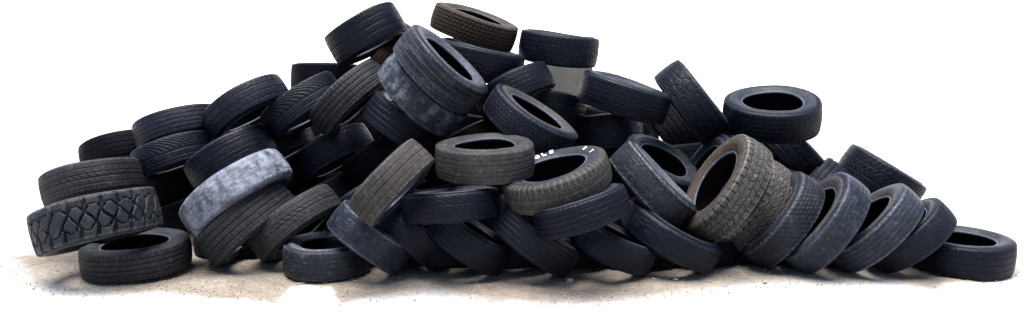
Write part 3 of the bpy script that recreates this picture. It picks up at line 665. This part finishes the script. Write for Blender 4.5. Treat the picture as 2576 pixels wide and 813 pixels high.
# ------------------------------------------------------------------ ground
def rayxy(u, v):
    d = Vector(((u - CX) / FOC, 0, 0)) + Vector((0, math.cos(PITCH), -math.sin(PITCH))) + (CY - v) / FOC * Vector((0, math.sin(PITCH), math.cos(PITCH)))
    k = -CAM_H / d.z
    return d.x * k, d.y * k
edge_px = [(-40, 650), (0, 672), (30, 700), (80, 722), (150, 735), (250, 742), (330, 745), (400, 742), (480, 745), (560, 752), (640, 758), (690, 760), (700, 735), (712, 722), (828, 722), (838, 740),
           (850, 768), (910, 756), (1000, 745), (1060, 742), (1120, 745), (1180, 758), (1250, 768), (1330, 766), (1400, 768), (1500, 764), (1600, 757), (1700, 752), (1770, 742), (1850, 735),
           (1930, 722), (2010, 716), (2090, 720), (2150, 712), (2210, 706), (2260, 714), (2310, 726), (2360, 740), (2376, 736), (2382, 712), (2410, 708), (2470, 711), (2530, 704), (2580, 690), (2620, 660)]
EX, EY = zip(*[rayxy(u, v) for u, v in edge_px])
soft_px = [(-40, .20), (100, .16), (330, .10), (560, .05), (690, .03), (712, .02), (838, .03), (900, .06), (1000, .16), (1120, .18), (1300, .10), (1500, .10), (1700, .14), (1900, .22), (2100, .20), (2250, .18), (2360, .07), (2400, .03), (2620, .05)]
xs_f = np.arange(-4.6, 4.6001, .02); ys_f = np.arange(3.8, 9.4001, .02)
def stretch(a, far):
    out = []; p = a; st = .03
    while abs(p - a) < far:
        st *= 1.5; p += st; out.append(p)
    return np.array(out)
xr = stretch(4.6, 600); yr = stretch(9.4, 900)
yl = -stretch(-3.6, 30)
yl = 3.8 - (stretch(0, 30))
xs = np.concatenate([-xr[::-1], xs_f, xr]); ys = np.concatenate([yl[::-1], ys_f, yr])
X, Y = np.meshgrid(xs, ys)
n_lo = vnoise(X * 2.3 + 40, Y * 2.3 + 40, 1.0) - .5
n_mi = vnoise(X * 9 + 90, Y * 9 + 90, 2.0) - .5
n_hi = vnoise(X * 33 + 300, Y * 33 + 300, 3.0) - .5
ef = np.interp(X, EX, EY)
sx = [rayxy(u, 720)[0] for u, _ in soft_px]; sv = [s * 1.5 for _, s in soft_px]
sf = np.interp(X, sx, sv)
mask = sstep(-.5, 1.0, (Y - ef + n_mi * .10 + n_hi * .05 - .02) / sf)
lx, ly = rayxy(6, 630)
mask *= sstep(0, .30, (X - (-3.72 - .03 * (Y - 5.2)) + n_mi * .2))
mask *= 1 - sstep(0, .25, Y - (6.53 + .55 * (X + 3.62)) + n_mi * .1)
mask *= 1 - sstep(8.2, 8.6, Y)
mask *= 1 - sstep(3.45, 3.6, X)
Zg = np.where(True, (n_lo * .016 + n_mi * .010 + n_hi * .006) * (mask > 0) * mask, 0) - .004
inx = (np.abs(X) < 4.6) & (Y > 3.8) & (Y < 9.4)
Zg = np.where(inx, Zg, -.004)
ny, nx = X.shape
V = np.stack([X, Y, Zg], -1).reshape(-1, 3)
i = np.arange(ny - 1)[:, None]; j = np.arange(nx - 1)[None, :]
a = i * nx + j
F = np.stack([a, a + 1, a + 1 + nx, a + nx], -1).reshape(-1, 4)
m, nt, b = new_mat('dusty_ground')
tc = nt.nodes.new('ShaderNodeTexCoord'); vec = tc.outputs['Object']
n1 = noise(nt, vec, 2.2, 8, .62); n2 = noise(nt, vec, 26, 6, .7); n3 = noise(nt, vec, 120, 3, .6)
c1 = mix(nt, ramp(nt, n1, .35, .68), (.138, .115, .094), (.258, .228, .192))
c1 = mix(nt, mul(nt, ramp(nt, n2, .50, .72), .6), c1, (.085, .068, .056))
c1 = mix(nt, mul(nt, ramp(nt, n2, .28, .42, (1, 1, 1, 1), (0, 0, 0, 1)), .6), c1, (.40, .37, .325))
c1 = mix(nt, mul(nt, ramp(nt, n3, .56, .66), .75), c1, (.07, .058, .05))
at_ = nt.nodes.new('ShaderNodeAttribute'); at_.attribute_name = 'dirt'
c1 = mix(nt, at_.outputs['Fac'], (.35, .35, .35), c1)
nt.links.new(c1, b.inputs['Base Color']); b.inputs['Roughness'].default_value = .95
b.inputs['Specular IOR Level'].default_value = .1
bp = nt.nodes.new('ShaderNodeBump'); bp.inputs['Distance'].default_value = .012
nt.links.new(mul(nt, at_.outputs['Fac'], .7), bp.inputs['Strength'])
nt.links.new(n2, bp.inputs['Height']); nt.links.new(bp.outputs[0], b.inputs['Normal'])
g = mesh_obj('ground', V, F, m, None, {'dirt': mask})
g['kind'] = 'structure'

# ------------------------------------------------------------------ stones and grit
m, nt, b = new_mat('stone')
tc = nt.nodes.new('ShaderNodeTexCoord'); oi = nt.nodes.new('ShaderNodeObjectInfo')
n1 = noise(nt, tc.outputs['Object'], 40, 5, .6)
c1 = mix(nt, ramp(nt, n1, .35, .7), (.20, .17, .14), (.34, .305, .26))
nt.links.new(c1, b.inputs['Base Color']); b.inputs['Roughness'].default_value = .9
STONE = m
def stone_mesh(r, s, sub=2):
    import bmesh
    bm = bmesh.new(); bmesh.ops.create_icosphere(bm, subdivisions=sub, radius=1)
    rd = random.Random(s)
    ph = [rd.uniform(0, 6) for _ in range(6)]
    for v in bm.verts:
        k = 1 + .16 * math.sin(3 * v.co.x + ph[0]) + .14 * math.sin(4 * v.co.y + ph[1]) + .1 * math.sin(5 * v.co.z + ph[2]) + rd.uniform(-.08, .08)
        v.co = Vector((v.co.x * r * 1.25 * k, v.co.y * r * .9 * k, v.co.z * r * .62 * k))
    me = bpy.data.meshes.new('stone'); bm.to_mesh(me); bm.free(); me.materials.append(STONE)
    return me
for k, (u, v, r, lab) in enumerate([
    (1198, 709, .011, 'small pale pebble on the dirt below the curved-cut tyre, alone'),
    (1432, 709, .022, 'largest grey stone on the dirt in front of the many-grooved tyre'),
    (1645, 704, .015, 'left of two small stones in front of the bald black tyre'),
    (1699, 705, .017, 'right of two small stones in front of the bald black tyre'),
    (1923, 711, .014, 'small tan stone on the dirt in front of the zigzag-cut tyre'),
    (200, 690, .014, 'small dark stone against the left foot of the muddy flat tyre'),
    ]):
    x, y = rayxy(u, v)
    o = bpy.data.objects.new('stone', stone_mesh(r, k)); COL.objects.link(o)
    o.location = (x, y, r * .35); o.rotation_euler = (0, 0, k * 1.3)
    tag(o, lab, 'stone', 'loose stones on the dirt')
# countless grit: one object
rd = random.Random(3)
VV, FF = [], []
base = [(1, 0, 0), (0, 1, 0), (-1, 0, 0), (0, -1, 0), (0, 0, .7), (0, 0, -.5)]
fc = [(0, 1, 4), (1, 2, 4), (2, 3, 4), (3, 0, 4), (1, 0, 5), (2, 1, 5), (3, 2, 5), (0, 3, 5)]
for k in range(5200):
    u = rd.uniform(-10, 2560); v = rd.uniform(640, 775)
    x, y = rayxy(u, v)
    e = float(np.interp(x, EX, EY))
    if y < e - .03 + rd.gauss(0, .04) or x > 3.45 or x < -3.7: continue
    r = min(.012, .0022 + abs(rd.gauss(0, .0028)))
    n0 = len(VV); a = rd.uniform(0, 6.28)
    for p in base:
        q = [c * r * rd.uniform(.6, 1.3) for c in p]
        VV.append((x + q[0] * math.cos(a) - q[1] * math.sin(a), y + q[0] * math.sin(a) + q[1] * math.cos(a), q[2] + r * .3))
    FF += [tuple(i + n0 for i in f_) for f_ in fc]
m, nt, b = new_mat('grit')
tc = nt.nodes.new('ShaderNodeTexCoord')
n1 = noise(nt, tc.outputs['Object'], 15, 5, .7)
c1 = mix(nt, ramp(nt, n1, .4, .6), (.10, .085, .07), (.32, .285, .24))
nt.links.new(c1, b.inputs['Base Color']); b.inputs['Roughness'].default_value = .95
gg = mesh_obj('gravel', VV, FF, m, None, None, False)
gg['kind'] = 'stuff'; gg['label'] = 'fine grit and crumbs scattered over the dusty ground'; gg['category'] = 'gravel'

# ------------------------------------------------------------------ white sweep far behind the heap
prof = [(16.0 + 6.0 * math.sin(a_), -.012 + 6.0 * (1 - math.cos(a_))) for a_ in np.linspace(0, PI / 4.2, 13)]
prof.append((prof[-1][0] + 9.0, prof[-1][1] + 8.3))
VV, FF = [], []
bx = np.linspace(-30, 30, 31)
for (py_, pz_) in prof:
    for x_ in bx: VV.append((x_, py_, pz_))
for i_ in range(len(prof) - 1):
    for j_ in range(30): FF.append((i_ * 31 + j_, i_ * 31 + j_ + 1, i_ * 31 + j_ + 32, i_ * 31 + j_ + 31))
m, nt, b = new_mat('white_sweep')
b.inputs['Base Color'].default_value = (.7, .7, .7, 1); b.inputs['Roughness'].default_value = 1; b.inputs['Specular IOR Level'].default_value = 0
bd = mesh_obj('backdrop', VV, FF, m)
bd['kind'] = 'structure'
